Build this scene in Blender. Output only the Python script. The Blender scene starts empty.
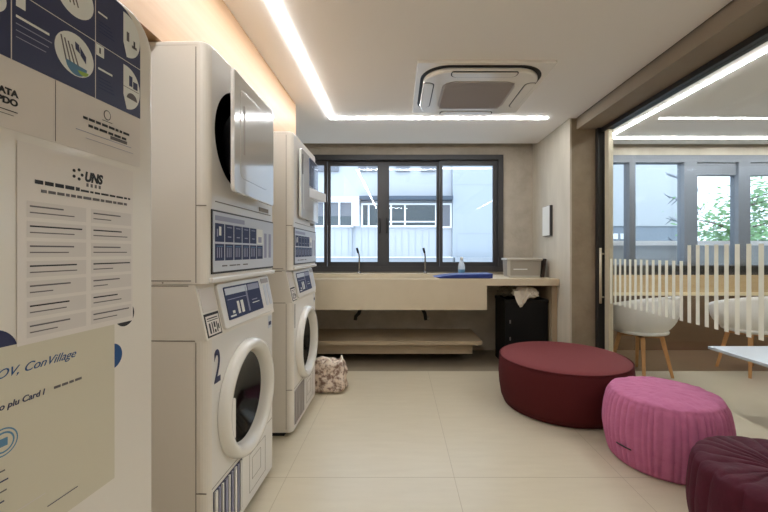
import bpy, bmesh, math, random
from mathutils import Matrix, Vector, noise
R = random.Random(7)
PI = math.pi
S = bpy.context.scene
C = S.collection

# ------------------------------------------------------------------ materials
def lin(c):
    return tuple((v/12.92 if v <= .04045 else ((v+.055)/1.055)**2.4) for v in c)
def rgb(r, g, b):
    return lin((r/255, g/255, b/255))+(1,)

def mat(name, col, rough=.5, metal=0, coat=0, bump=0, bscale=40, var=0, vscale=4, stretch=(1, 1, 1), col2=None, spec=.5, rings=None):
    m = bpy.data.materials.new(name); m.use_nodes = True
    nt = m.node_tree; b = nt.nodes['Principled BSDF']
    b.inputs['Roughness'].default_value = rough
    b.inputs['Metallic'].default_value = metal
    b.inputs['Coat Weight'].default_value = coat
    b.inputs['Coat Roughness'].default_value = .06
    b.inputs['Specular IOR Level'].default_value = spec
    b.inputs['Base Color'].default_value = col
    if bump or col2:
        tc = nt.nodes.new('ShaderNodeTexCoord'); mp = nt.nodes.new('ShaderNodeMapping')
        mp.inputs['Scale'].default_value = stretch
        nt.links.new(tc.outputs['Object'], mp.inputs['Vector'])
    if col2:
        n = nt.nodes.new('ShaderNodeTexNoise'); n.inputs['Scale'].default_value = vscale
        n.inputs['Detail'].default_value = 6; n.inputs['Roughness'].default_value = .6
        r = nt.nodes.new('ShaderNodeValToRGB')
        w = max(.02, .5-var/2)
        r.color_ramp.elements[0].position = w; r.color_ramp.elements[1].position = 1-w
        r.color_ramp.elements[0].color = col; r.color_ramp.elements[1].color = col2
        nt.links.new(mp.outputs['Vector'], n.inputs['Vector'])
        nt.links.new(n.outputs['Fac'], r.inputs['Fac'])
        nt.links.new(r.outputs['Color'], b.inputs['Base Color'])
    if bump:
        n2 = nt.nodes.new('ShaderNodeTexNoise'); n2.inputs['Scale'].default_value = bscale; n2.inputs['Detail'].default_value = 5
        bp = nt.nodes.new('ShaderNodeBump'); bp.inputs['Strength'].default_value = bump; bp.inputs['Distance'].default_value = .01
        nt.links.new(mp.outputs['Vector'], n2.inputs['Vector'])
        nt.links.new(n2.outputs['Fac'], bp.inputs['Height'])
        nt.links.new(bp.outputs['Normal'], b.inputs['Normal'])
    return m

def emit(name, col, s):
    m = bpy.data.materials.new(name); m.use_nodes = True
    nt = m.node_tree; nt.nodes.clear()
    e = nt.nodes.new('ShaderNodeEmission'); e.inputs['Color'].default_value = col; e.inputs['Strength'].default_value = s
    o = nt.nodes.new('ShaderNodeOutputMaterial'); nt.links.new(e.outputs[0], o.inputs[0])
    return m

def glass(name, tint=(1, 1, 1, 1), ior=1.45, rough=0.0, gain=1.0):
    m = bpy.data.materials.new(name); m.use_nodes = True
    nt = m.node_tree; nt.nodes.clear()
    t = nt.nodes.new('ShaderNodeBsdfTransparent'); t.inputs[0].default_value = tint
    g = nt.nodes.new('ShaderNodeBsdfGlossy'); g.inputs['Roughness'].default_value = rough
    f = nt.nodes.new('ShaderNodeFresnel'); ge = nt.nodes.new('ShaderNodeNewGeometry'); mi = nt.nodes.new('ShaderNodeMix')
    mi.inputs[2].default_value = ior; mi.inputs[3].default_value = 1/ior     # same reflectance on both sides of the pane
    nt.links.new(ge.outputs['Backfacing'], mi.inputs[0]); nt.links.new(mi.outputs[0], f.inputs[0])
    mu = nt.nodes.new('ShaderNodeMath'); mu.operation = 'MULTIPLY'; mu.inputs[1].default_value = gain
    x = nt.nodes.new('ShaderNodeMixShader'); o = nt.nodes.new('ShaderNodeOutputMaterial')
    L = nt.links
    L.new(f.outputs[0], mu.inputs[0]); L.new(mu.outputs[0], x.inputs[0]); L.new(t.outputs[0], x.inputs[1]); L.new(g.outputs[0], x.inputs[2])
    L.new(x.outputs[0], o.inputs[0])
    return m

def floor_mat():
    m = mat('floor_tile', rgb(192, 180, 156), rough=.33, col2=rgb(202, 191, 168), var=.7, vscale=3, stretch=(1.2, 7, 1))
    nt = m.node_tree; b = nt.nodes['Principled BSDF']
    src = b.inputs['Base Color'].links[0].from_socket
    geo = nt.nodes.new('ShaderNodeNewGeometry'); sp = nt.nodes.new('ShaderNodeSeparateXYZ')
    nt.links.new(geo.outputs['Position'], sp.inputs[0])
    def line(sock, period, off, w):
        a = nt.nodes.new('ShaderNodeMath'); a.operation = 'SUBTRACT'; a.inputs[1].default_value = off-period*20
        d = nt.nodes.new('ShaderNodeMath'); d.operation = 'MODULO'; d.inputs[1].default_value = period
        l = nt.nodes.new('ShaderNodeMath'); l.operation = 'LESS_THAN'; l.inputs[1].default_value = w
        nt.links.new(sock, a.inputs[0]); nt.links.new(a.outputs[0], d.inputs[0]); nt.links.new(d.outputs[0], l.inputs[0])
        return l.outputs[0]
    lx = line(sp.outputs['X'], .9, .297, .0035); ly = line(sp.outputs['Y'], 1.79, 2.0, .005)
    mx = nt.nodes.new('ShaderNodeMath'); mx.operation = 'MAXIMUM'
    nt.links.new(lx, mx.inputs[0]); nt.links.new(ly, mx.inputs[1])
    mix = nt.nodes.new('ShaderNodeMix'); mix.data_type = 'RGBA'
    nt.links.new(mx.outputs[0], mix.inputs['Factor']); nt.links.new(src, mix.inputs[6])
    mix.inputs[7].default_value = rgb(172, 158, 134)
    nt.links.new(mix.outputs[2], b.inputs['Base Color'])
    return m

M = {}
M['floor'] = floor_mat()
M['strip'] = mat('grey_screed', rgb(128, 116, 98), .45, col2=rgb(140, 128, 108), var=.6, vscale=3)
M['ceil'] = mat('ceiling_paint', rgb(236, 232, 226), .75)
M['white_wall'] = mat('white_paint', rgb(222, 215, 205), .7)
M['conc'] = mat('pale_concrete', rgb(192, 183, 168), .75, bump=.25, bscale=30, col2=rgb(166, 156, 140), var=.45, vscale=5)
M['plaster'] = mat('light_plaster', rgb(204, 196, 180), .7, bump=.1, bscale=14, col2=rgb(184, 175, 158), var=.5, vscale=2.2, stretch=(3, 3, .6))
M['column'] = mat('brown_concrete', rgb(162, 147, 125), .8, bump=.3, bscale=30, col2=rgb(142, 126, 104), var=.5, vscale=6)
M['beam'] = mat('beam_concrete', rgb(152, 138, 120), .75, bump=.15, bscale=8, col2=rgb(136, 122, 104), var=.6, vscale=1.6)
M['wood'] = mat('wood_laminate', rgb(184, 150, 114), .5, col2=rgb(168, 132, 96), var=.6, vscale=3, stretch=(4, .35, 12))
M['leg_wood'] = mat('oak', rgb(200, 152, 98), .5, col2=rgb(176, 126, 76), var=.6, vscale=6, stretch=(8, 8, .8))
M['stone'] = mat('cream_stone', rgb(204, 190, 165), .45, col2=rgb(194, 179, 153), var=.6, vscale=4)
M['stone2'] = mat('grey_stone', rgb(176, 158, 132), .5, col2=rgb(166, 148, 122), var=.6, vscale=4)
M['enamel'] = mat('machine_enamel', rgb(226, 219, 208), .38, coat=.15)
M['enamel2'] = mat('machine_front', rgb(226, 222, 216), .32, coat=.3)
M['gloss'] = mat('gloss_white', rgb(222, 220, 216), .13, coat=1.0)
M['bluegloss'] = mat('blue_window_reflection', rgb(96, 110, 136), .08, coat=1)
M['gloss2'] = mat('door_ring_white', rgb(232, 228, 220), .25, coat=.5)
M['seam'] = mat('seam_grey', rgb(140, 130, 118), .7)
M['dark'] = mat('dark_rubber', rgb(24, 22, 22), .6)
M['drum'] = mat('drum_interior', rgb(30, 29, 29), .35, metal=.6)
M['steel'] = mat('steel', rgb(170, 168, 164), .3, metal=1)
M['tap'] = mat('chrome_tap', rgb(150, 145, 140), .22, metal=1)
M['black'] = mat('black_plastic', rgb(14, 13, 13), .5, spec=.25)
M['frame'] = mat('anthracite_aluminium', rgb(54, 52, 53), .4)
M['frame2'] = mat('blue_grey_aluminium', rgb(108, 114, 122), .45)
M['jamb'] = mat('black_metal', rgb(38, 36, 35), .4)
M['champ'] = mat('champagne_post', rgb(206, 196, 172), .4, metal=.2)
M['navy'] = mat('navy_ink', rgb(42, 47, 82), .45)
M['navy2'] = mat('panel_navy', rgb(40, 48, 84), .5, spec=.3)
M['panelbg'] = mat('panel_pale_grey', rgb(200, 203, 210), .35)
M['paper'] = mat('paper', rgb(222, 214, 206), .6)
M['papergrey'] = mat('paper_grey', rgb(210, 202, 195), .6)
M['cream'] = mat('cream_paper', rgb(206, 198, 176), .6)
M['ink'] = mat('black_ink', rgb(28, 26, 28), .6)
M['greyink'] = mat('grey_ink', rgb(98, 92, 92), .6)
M['blueink'] = mat('blue_ink', rgb(30, 76, 128), .5)
M['icon'] = mat('icon_white', rgb(226, 226, 220), .5)
M['sky_ink'] = mat('light_blue_ink', rgb(84, 128, 158), .5)
M['green_ink'] = mat('green_ink', rgb(150, 180, 72), .5)
M['slat'] = mat('lavender_slat', rgb(150, 150, 172), .4)
M['vent'] = mat('vent_grey', rgb(168, 160, 156), .5)
M['glass'] = glass('window_glass', (.96, .98, 1, 1), 1.5)
M['glassdoor'] = glass('partition_glass', (.97, .98, .97, 1), 1.33)
M['smoked'] = mat('smoked_glass', rgb(20, 19, 19), .12)
M['pet'] = None
def film(name, col, clear):
    m = bpy.data.materials.new(name); m.use_nodes = True
    nt = m.node_tree; nt.nodes.clear(); L = nt.links
    d = nt.nodes.new('ShaderNodeBsdfDiffuse'); t = nt.nodes.new('ShaderNodeBsdfTranslucent'); c = nt.nodes.new('ShaderNodeBsdfTransparent')
    d.inputs[0].default_value = col; t.inputs[0].default_value = col
    a = nt.nodes.new('ShaderNodeMixShader'); a.inputs[0].default_value = .5; b = nt.nodes.new('ShaderNodeMixShader'); b.inputs[0].default_value = clear
    o = nt.nodes.new('ShaderNodeOutputMaterial')
    L.new(d.outputs[0], a.inputs[1]); L.new(t.outputs[0], a.inputs[2]); L.new(a.outputs[0], b.inputs[1]); L.new(c.outputs[0], b.inputs[2]); L.new(b.outputs[0], o.inputs[0])
    return m
M['pet'] = film('clear_plastic', (.9, .95, 1, 1), .45)
M['frost'] = film('frosted_strip', (.95, .95, .86, 1), .10)
M['led'] = emit('led', (.95, .975, 1, 1), 30)
M['led2'] = emit('led_lounge', (.95, .975, 1, 1), 40)
M['profile'] = mat('led_profile', rgb(225, 222, 216), .4)
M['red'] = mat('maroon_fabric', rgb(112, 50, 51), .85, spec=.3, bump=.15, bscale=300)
M['red_shaded'] = mat('maroon_fabric_shaded', rgb(78, 25, 27), .85, spec=.2, bump=.15, bscale=300)  # same fabric as the top, darkened to paint in the shade on the sides
M['pink'] = mat('pink_fabric', rgb(192, 112, 149), .85, bump=.3, bscale=60, col2=rgb(178, 96, 135), var=.6, vscale=18)
M['burg'] = mat('burgundy_fabric', rgb(80, 22, 40), .65, spec=.2, bump=.25, bscale=50, col2=rgb(64, 16, 31), var=.6, vscale=14)
M['shell'] = mat('chair_shell', rgb(236, 234, 230), .4)
M['table'] = mat('table_white', rgb(214, 222, 232), .25, coat=.4)
M['blue'] = mat('blue_plastic', rgb(24, 46, 116), .4)
M['boxgrey'] = mat('translucent_box', rgb(150, 142, 130), .35)
M['boxrim'] = mat('box_rim', rgb(180, 174, 162), .35)
M['brown'] = mat('box_side_shade', rgb(52, 38, 30), .6)
M['bag'] = mat('white_bag', rgb(238, 230, 214), .45, col2=rgb(214, 203, 184), var=.6, vscale=12)
M['bag2'] = mat('thin_grey_bag', rgb(126, 116, 98), .4)
M['floral'] = mat('floral_cloth', rgb(134, 106, 92), .85, col2=rgb(226, 208, 190), var=.86, vscale=24)
for n_ in M['floral'].node_tree.nodes:
    if n_.type == 'VALTORGB': n_.color_ramp.elements[0].position = .42; n_.color_ramp.elements[1].position = .56
M['facade'] = mat('facade_white', rgb(182, 186, 191), .8)
M['facade2'] = mat('facade_pale', rgb(170, 178, 185), .8)
M['greywin'] = mat('grey_window', rgb(112, 114, 120), .3)
M['darkwin'] = mat('dark_window', rgb(74, 84, 88), .2)
M['whiteframe'] = mat('white_frame', rgb(240, 242, 244), .5)
M['ledge'] = mat('slate_ledge', rgb(72, 84, 98), .6)
M['plinth'] = mat('plinth_grey', rgb(160, 166, 172), .7)
M['rail'] = mat('rail_white', rgb(250, 250, 250), .5)
M['parapet'] = mat('parapet_pale_grey', rgb(176, 185, 192), .5)
M['lowgrey'] = mat('lower_wall_grey', rgb(128, 138, 150), .6)
M['ground'] = mat('pavement', rgb(222, 220, 215), .9)
M['leaf'] = mat('leaf', rgb(126, 168, 112), .6, col2=rgb(92, 138, 84), var=.7, vscale=2)
M['bark'] = mat('bark', rgb(100, 84, 70), .9)
M['brownpanel'] = mat('brown_panel', rgb(126, 100, 74), .5, col2=rgb(112, 88, 64), var=.6, vscale=4, stretch=(.5, 4, 6))
M['brownfloor'] = mat('brown_floor_strip', rgb(128, 106, 82), .3, col2=rgb(112, 92, 70), var=.6, vscale=4, stretch=(.5, 4, 1))
M['dado'] = mat('dado_wood', rgb(208, 186, 146), .5, col2=rgb(196, 166, 122), var=.6, vscale=3, stretch=(.5, 4, 8))
M['lightwood'] = mat('rail_wood', rgb(240, 226, 190), .5)

# ------------------------------------------------------------------ mesh builder
class B:
    """collects shapes and links them as ONE mesh object"""
    def __init__(s): s.v = []; s.f = []; s.m = []; s.sm = []
    def raw(s, vs, fs, m=0, smooth=False, T=None):
        o = len(s.v)
        s.v += [tuple(T @ Vector(p)) if T else tuple(p) for p in vs]
        for f in fs: s.f.append(tuple(i+o for i in f)); s.m.append(m); s.sm.append(smooth)
        return s
    def frombm(s, bm, m=0, smooth=False, T=None):
        bm.verts.index_update()
        s.raw([v.co.copy() for v in bm.verts], [[v.index for v in f.verts] for f in bm.faces], m, smooth, T); bm.free(); return s
    def box(s, x0, x1, y0, y1, z0, z1, m=0, bev=0, seg=2, T=None):
        bm = bmesh.new(); bmesh.ops.create_cube(bm, size=1)
        for v in bm.verts: v.co = Vector(((x0+x1)/2+v.co.x*(x1-x0), (y0+y1)/2+v.co.y*(y1-y0), (z0+z1)/2+v.co.z*(z1-z0)))
        if bev: bmesh.ops.bevel(bm, geom=bm.edges[:], offset=bev, segments=seg, affect='EDGES', profile=.5)
        return s.frombm(bm, m, False, T)
    def prism(s, pts, axis, a, b, m=0, bev=0, T=None, seg=2):
        """2-D outline pts extruded along axis from a to b; pts are the two other coordinates in xyz order"""
        def P(p, h): return {'x': (h, p[0], p[1]), 'y': (p[0], h, p[1]), 'z': (p[0], p[1], h)}[axis]
        bm = bmesh.new()
        va = [bm.verts.new(P(p, a)) for p in pts]; vb = [bm.verts.new(P(p, b)) for p in pts]
        n = len(pts)
        bm.faces.new(va); bm.faces.new(vb)
        for i in range(n): bm.faces.new((va[i], va[(i+1) % n], vb[(i+1) % n], vb[i]))
        bmesh.ops.recalc_face_normals(bm, faces=bm.faces[:])
        if bev:
            e = [x for f in bm.faces if len(f.verts) == n and n != 4 for x in f.edges] or bm.edges[:]
            bmesh.ops.bevel(bm, geom=list(set(e)), offset=bev, segments=seg, affect='EDGES', profile=.5)
        return s.frombm(bm, m, False, T)
    def lathe(s, prof, axis='z', c=(0, 0, 0), n=48, m=0, smooth=True, T=None, fn=None):
        """prof: list of (r, h)"""
        vs = []; fs = []; k = len(prof)
        for i in range(n):
            a = 2*PI*i/n
            for (r, h) in prof:
                if fn: r, h = fn(a, r, h)
                u, w = r*math.cos(a), r*math.sin(a)
                vs.append({'z': (c[0]+u, c[1]+w, c[2]+h), 'x': (c[0]+h, c[1]+u, c[2]+w), 'y': (c[0]+u, c[1]+h, c[2]+w)}[axis])
        for i in range(n):
            j = (i+1) % n
            for q in range(k-1): fs.append((i*k+q, j*k+q, j*k+q+1, i*k+q+1))
        bm = bmesh.new(); V = [bm.verts.new(p) for p in vs]
        for f in fs:
            try: bm.faces.new([V[i] for i in f])
            except ValueError: pass
        bmesh.ops.remove_doubles(bm, verts=bm.verts[:], dist=1e-5)
        bmesh.ops.recalc_face_normals(bm, faces=bm.faces[:])
        return s.frombm(bm, m, smooth, T)
    def tube(s, path, r, m=0, n=10, T=None, r2=None):
        path = [Vector(p) for p in path]; vs = []; fs = []
        k = len(path)
        for i, p in enumerate(path):
            d = (path[min(i+1, k-1)]-path[max(i-1, 0)]).normalized()
            a = d.orthogonal().normalized() if i == 0 else (a-d*a.dot(d)).normalized()
            b = d.cross(a); rr = r if r2 is None else r+(r2-r)*i/(k-1)
            for j in range(n):
                t = 2*PI*j/n; vs.append(p+(a*math.cos(t)+b*math.sin(t))*rr)
        for i in range(k-1):
            for j in range(n): fs.append((i*n+j, i*n+(j+1) % n, (i+1)*n+(j+1) % n, (i+1)*n+j))
        fs.append(tuple(range(n-1, -1, -1))); fs.append(tuple(range((k-1)*n, k*n)))
        return s.raw(vs, fs, m, True, T)
    def text(s, body, T, size, m=0, shear=0, bold=0):
        cu = bpy.data.curves.new('t', 'FONT'); cu.body = body; cu.size = size; cu.shear = shear; cu.extrude = .0002; cu.offset = bold
        o = bpy.data.objects.new('t', cu); C.objects.link(o)
        dg = bpy.context.evaluated_depsgraph_get(); me = bpy.data.meshes.new_from_object(o.evaluated_get(dg))
        s.raw([v.co.copy() for v in me.vertices], [list(p.vertices) for p in me.polygons], m, False, T)
        bpy.data.objects.remove(o); bpy.data.curves.remove(cu); bpy.data.meshes.remove(me); return s
    def build(s, name, mats, parent=None, kind=None, shade=True):
        me = bpy.data.meshes.new(name); me.from_pydata(s.v, [], s.f)
        for x in (mats if isinstance(mats, (list, tuple)) else [mats]): me.materials.append(M[x] if isinstance(x, str) else x)
        for p, a, b in zip(me.polygons, s.m, s.sm): p.material_index = a; p.use_smooth = b
        me.update()
        o = bpy.data.objects.new(name, me); C.objects.link(o)
        if parent: o.parent = parent
        if kind: o['kind'] = kind
        return o

def thing(name, label, cat, loc=(0, 0, 0), rz=0, group=None, kind=None):
    o = bpy.data.objects.new(name, None); C.objects.link(o); o.empty_display_size = .1
    o.location = loc; o.rotation_euler = (0, 0, rz)
    if kind: o['kind'] = kind
    else: tag(o, label, cat, group)
    return o
def tag(o, label, cat, group=None):
    o['label'] = label; o['category'] = cat
    if group: o['group'] = group
    return o

def rrect(x0, x1, z0, z1, r, n=8):
    rs = r if isinstance(r, (list, tuple)) else [r]*4    # corners: x0z0, x1z0, x1z1, x0z1
    out = []
    for (cx, cz, a0), q in zip(((x0, z0, PI), (x1, z0, 1.5*PI), (x1, z1, 0), (x0, z1, .5*PI)), rs):
        if q <= 0: out.append((cx, cz)); continue
        ox = cx+q if cx == x0 else cx-q; oz = cz+q if cz == z0 else cz-q
        for i in range(n+1):
            a = a0+.5*PI*i/n; out.append((ox+q*math.cos(a), oz+q*math.sin(a)))
    return out

def plate_hole(bld, x, y0, y1, z0, z1, cy, cz, r, m=0, n=72):
    """flat plate in the plane x = const with a round hole"""
    A = [2*PI*i/n for i in range(n)]
    for cyy, czz in ((y0, z0), (y1, z0), (y1, z1), (y0, z1)): A.append(math.atan2(czz-cz, cyy-cy) % (2*PI))
    A.sort(); vs = []
    for a in A:
        c, s_ = math.cos(a), math.sin(a)
        t = min(((y1-cy)/c if c > 1e-9 else (y0-cy)/c if c < -1e-9 else 9e9), ((z1-cz)/s_ if s_ > 1e-9 else (z0-cz)/s_ if s_ < -1e-9 else 9e9))
        vs += [(x, cy+r*c, cz+r*s_), (x, cy+t*c, cz+t*s_)]
    k = len(A)
    bld.raw(vs, [(2*i, 2*i+1, 2*((i+1) % k)+1, 2*((i+1) % k)) for i in range(k)], m)

# ------------------------------------------------------------------ setting
YB = 4.6; H = 2.49; Y0 = -2.2; XL = -1.7; XR = 6.4
B().box(XL-.2, XR+.2, Y0-.2, 3.79, -.1, 0).build('floor', 'floor', kind='structure')
B().box(XL-.2, 1.97, 3.79, YB+.2, -.1, 0).build('floor_strip', 'strip', kind='structure')
B().box(1.97, XR+.2, 3.79, YB+.2, -.1, 0).build('floor_strip_lounge', 'brownfloor', kind='structure')
B().box(XL, 1.64, Y0, 4.42, H, H+.04).box(1.64, 1.703, Y0, 3.59, H, H+.04).build('ceiling', 'ceil', kind='structure')
B().box(2.03, XR, Y0, 4.45, H, H+.04).build('ceiling_lounge', 'ceil', kind='structure')
B().box(XL-.2, XR+.2, Y0-.2, YB+.2, 2.75, 2.85).build('ceiling_slab', 'conc', kind='structure')
B().box(XL-.2, XL, Y0-.2, YB+.2, 0, 2.75).build('wall_left', 'white_wall', kind='structure')
B().box(XR, XR+.2, Y0-.2, YB+.2, 0, 2.75).build('wall_right_lounge', 'white_wall', kind='structure')
B().box(XL, XR, Y0-.2, Y0, 0, 2.75).build('wall_front', 'white_wall', kind='structure')
WX0, WX1, WZ0, WZ1 = -1.62, 1.285, .965, 2.40
w = B()
w.box(XL, 1.95, YB, YB+.2, 0, WZ0).box(XL, 1.95, YB, YB+.2, WZ1, 2.75).box(XL, WX0, YB, YB+.2, WZ0, WZ1).box(WX1, 1.95, YB, YB+.2, WZ0, WZ1)
w.build('wall_back', 'conc', kind='structure')
LX0, LX1, LZ0 = 2.1, 6.2, .925
w = B()
w.box(1.95, XR, YB, YB+.2, 0, LZ0, 1).box(1.95, XR, YB, YB+.2, WZ1, 2.75, 0).box(1.95, LX0, YB, YB+.2, LZ0, WZ1).box(LX1, XR, YB, YB+.2, LZ0, WZ1)
w.build('wall_back_lounge', ['plaster', 'brownpanel'], kind='structure')
B().box(LX0-.15, XR, YB-.03, YB, .715, LZ0, 0).build('trim_1', 'dado', kind='structure')
B().box(LX0-.15, XR, YB-.05, YB, .675, .715, 0).build('trim_2', 'lightwood', kind='structure')
B().box(1.65, 1.668, 3.60, YB, 0, 2.75).build('wall_right', 'plaster', kind='structure')
B().box(1.668, 1.95, 3.61, YB, 0, 2.75).build('column', 'column', kind='structure')
B().box(1.72, 1.95, Y0, 3.61, 2.39, 2.75).build('beam', 'beam', kind='structure')
B().box(1.703, 1.72, Y0, 3.60, 2.50, 2.54).build('shadow_gap_fill', 'dark', kind='structure')  # dark filler painting in the shade of the gap between ceiling and beam
B().box(1.95, 2.03, Y0, YB, 2.40, 2.75).build('trim_4', 'white_wall', kind='structure')
B().box(XL, -.894, Y0, 3.26, 2.002, H).build('trim_5', 'wood', kind='structure')

# laundry window
win = thing('window_1', '', '', (0, YB, 0), kind='structure')
f = B()
f.box(WX0, WX1, -.02, .12, WZ0, WZ0+.055).box(WX0, WX1, -.02, .12, WZ1-.06, WZ1).box(WX0, WX0+.06, -.02, .12, WZ0+.055, WZ1-.06).box(WX1-.06, WX1, -.02, .12, WZ0+.055, WZ1-.06)
f.box(WX0+.06, WX1-.06, -.02, -.01, WZ0+.055, WZ0+.065).build('window_frame', 'frame', win)
sz0, sz1 = WZ0+.056, WZ1-.061
for (a, b_, l, r_, dy, tp) in ((-1.56, -.886, .06, .036, .03, .055), (-.886, -.19, .036, .073, .07, .055), (-.19, .51, .073, .036, .07, .055), (.51, 1.225, .037, .055, .03, .06)):
    s_ = B()
    s_.box(a, a+l, dy, dy+.035, sz0, sz1).box(b_-r_, b_, dy, dy+.035, sz0, sz1).box(a+l, b_-r_, dy, dy+.035, sz0, sz0+.062).box(a+l, b_-r_, dy, dy+.035, sz1-tp, sz1)
    so = s_.build('sash', 'frame', win)
    B().box(a+l, b_-r_, dy+.014, dy+.020, sz0+.062, sz1-tp).build('glass_pane', 'glass', so)
for x in (-.232, -.146):
    B().box(x-.012, x+.012, .045, .069, 1.44, 1.63, bev=.006).build('window_handle', 'dark', win)

# lounge window
win2 = thing('window_2', '', '', (0, YB, 0), kind='structure')
f = B()
f.box(LX0, LX1, 0, .12, WZ1-.09, WZ1).box(LX0, LX0+.05, 0, .12, 1.05, WZ1-.09).box(LX1-.05, LX1, 0, .12, 1.05, WZ1-.09)
f.build('window_frame', 'frame2', win2)
ed = [2.15, 2.835, 2.91, 3.51, 3.67, 4.175, 4.32, 4.95, 5.08, 6.15]
for i in range(1, 9, 2):
    B().box(ed[i], ed[i+1], -.01, .11, 1.05, WZ1-.09).build('mullion', 'frame2', win2)
for i in range(0, 10, 2):
    B().box(ed[i], ed[i+1], .05, .056, 1.05, WZ1-.09).build('glass_pane', 'glass', win2)
B().box(LX0, LX1, 0, .12, LZ0, 1.035).build('shaded_bottom_rail', 'jamb', win2)  # black stands in for the shade on the bottom of the window frame
B().box(LX0, LX1, 0, .12, 1.035, 1.05).build('sill_bead', 'frame2', win2)
B().box(3.67, LX1-.05, .02, .10, 2.155, WZ1-.09).build('blind_box', 'frame2', win2)

# sliding glass partition between the rooms
dr = thing('door_1', '', '', (1.96, 0, 0), kind='structure')
f = B()
f.box(-.06, .05, 3.56, 3.61, 0, 2.39).build('jamb', 'jamb', dr)
f = B(); f.box(-.03, .045, Y0, 3.56, 2.352, 2.39).build('top_track', 'jamb', dr)
B().box(-.012, .034, 3.47, 3.535, .0, 2.35, bev=.004).build('stile', 'champ', dr)
B().box(0, .01, 1.15, 3.47, .012, 2.352).build('glass_pane', 'glassdoor', dr)
B().box(.02, .03, Y0+.02, 1.2, .012, 2.352).build('glass_pane', 'glassdoor', dr)
hd = B(); hd.tube([(-.045, 3.585-.04, .72), (-.045, 3.585-.04, 1.245)], .012).tube([(-.045, 3.545, .78), (-.012, 3.545, .78)], .007).tube([(-.045, 3.545, 1.19), (-.012, 3.545, 1.19)], .007)
hd.build('handle', 'champ', dr)
D = 3.448; k = 0
while D > .2:
    B().box(-.0015 if D > 1.17 else .0185, -.0003 if D > 1.17 else .0197, D-.015, D+.015, .73, 1.145 if D > 2.55 else 1.253).build('frosted_strip', 'frost', dr)
    D -= .0714

# ceiling lights
t = thing('linear_downlight', 'bright white angled light strip set in the laundry ceiling above the machines', 'light', (0, 0, H))
e = B(); e.box(-.658, -.624, -1.55, 3.595, -.008, -.001).box(-.624, 1.42, 3.555, 3.595, -.008, -.001).box(-.624, .25, -1.55, -1.51, -.008, -.001); e.build('diffuser', 'led', t)  # rear crosspiece behind the camera is unseen, added to brighten the posters
e = B(); e.box(-.666, -.616, -1.558, 3.603, -.001, -.0001).box(-.616, 1.43, 3.547, 3.603, -.001, -.0001).box(-.616, .26, -1.558, -1.502, -.001, -.0001)
e.build('profile', 'profile', t)
t = thing('linear_downlight', 'bright white light strip in the lounge ceiling behind the glass partition', 'light', (0, 0, H))
e = B(); e.box(2.322, 2.350, Y0+.05, 4.21, -.007, -.001).box(2.350, 5.9, 4.175, 4.21, -.007, -.001); e.build('diffuser', 'led2', t)
e = B(); e.box(2.314, 2.358, Y0+.05, 4.218, -.001, -.0001).box(2.358, 5.91, 4.167, 4.218, -.001, -.0001)
e.build('profile', 'profile', t)

# ------------------------------------------------------------------ air conditioner
ac = thing('ceiling_air_conditioner', 'white square cassette air conditioner with grey centre grille in the ceiling', 'air conditioner', (.595, 2.95, H))
p = B(); p.prism(rrect(-.47, .47, -.45, .45, .012, 3), 'z', -.018, 0, bev=.005); p.build('cover_plate', 'gloss2', ac)
p = B()
p.prism(rrect(-.435, .435, -.42, .42, .2, 12), 'z', -.020, -.016); p.build('air_gap', 'black', ac)
p = B(); p.prism(rrect(-.415, .415, -.392, .40, .19, 12), 'z', -.052, -.016, bev=.014, seg=4); p.build('inner_panel', 'gloss2', ac)
g = B(); g.prism(rrect(-.27, .27, -.25, .26, .10, 12), 'z', -.056, -.050)
for i in range(25):
    y = -.23+i*.0195; g.box(-.25, .25, y, y+.006, -.059, -.056, 1)
g.build('grille', ['vent', 'vent'], ac)
for (cx, cy, rz) in ((0, -.348, 0), (-.365, 0, PI/2*3), (.365, 0, PI/2), (0, .345, PI)):
    T = Matrix.Translation((cx, cy, 0)) @ Matrix.Rotation(rz, 4, 'Z')
    v = B(); v.prism(rrect(-.232, .232, -.042, .034, [.012, .012, .045, .045], 6), 'z', -.0535, -.045, 1, T=T)
    v.prism(rrect(-.224, .224, -.040, .026, [.01, .01, .04, .04], 6), 'z', -.058, -.050, 0, bev=.003, T=T)
    v.build('louver', ['gloss2', 'black'], ac)
B().box(.36, .385, .37, .378, -.030, -.0175).build('indicator', 'dark', ac)

# ------------------------------------------------------------------ laundry machines
W_ = .69; DEP = .75
def outline(r=.035):
    o = [(-DEP, 0)]
    for i in range(7):
        a = -PI/2+PI/2*i/6; o.append((-r+r*math.cos(a), r+r*math.sin(a)))
    for i in range(7):
        a = PI/2*i/6; o.append((-r+r*math.cos(a), W_-r+r*math.sin(a)))
    o.append((-DEP, W_))
    return o
def shell(bld, z0, z1, hole, m=0, mf=1):
    """cabinet skin: rounded front corners, open in front where the plate with the door hole sits"""
    o = outline(); n = len(o)
    vs = [(x, y, z0) for x, y in o]+[(x, y, z1) for x, y in o]
    fs = []
    for i in range(n):
        j = (i+1) % n
        if abs(o[i][0]) < 1e-6 and abs(o[j][0]) < 1e-6: continue
        fs.append((i, j, n+j, n+i))
    fs.append(tuple(range(n-1, -1, -1))); fs.append(tuple(range(n, 2*n)))
    bld.raw(vs, fs, m)
    cy, cz, r = hole
    plate_hole(bld, 0, .035, W_-.035, z0, z1, cy, cz, r, mf)

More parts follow.
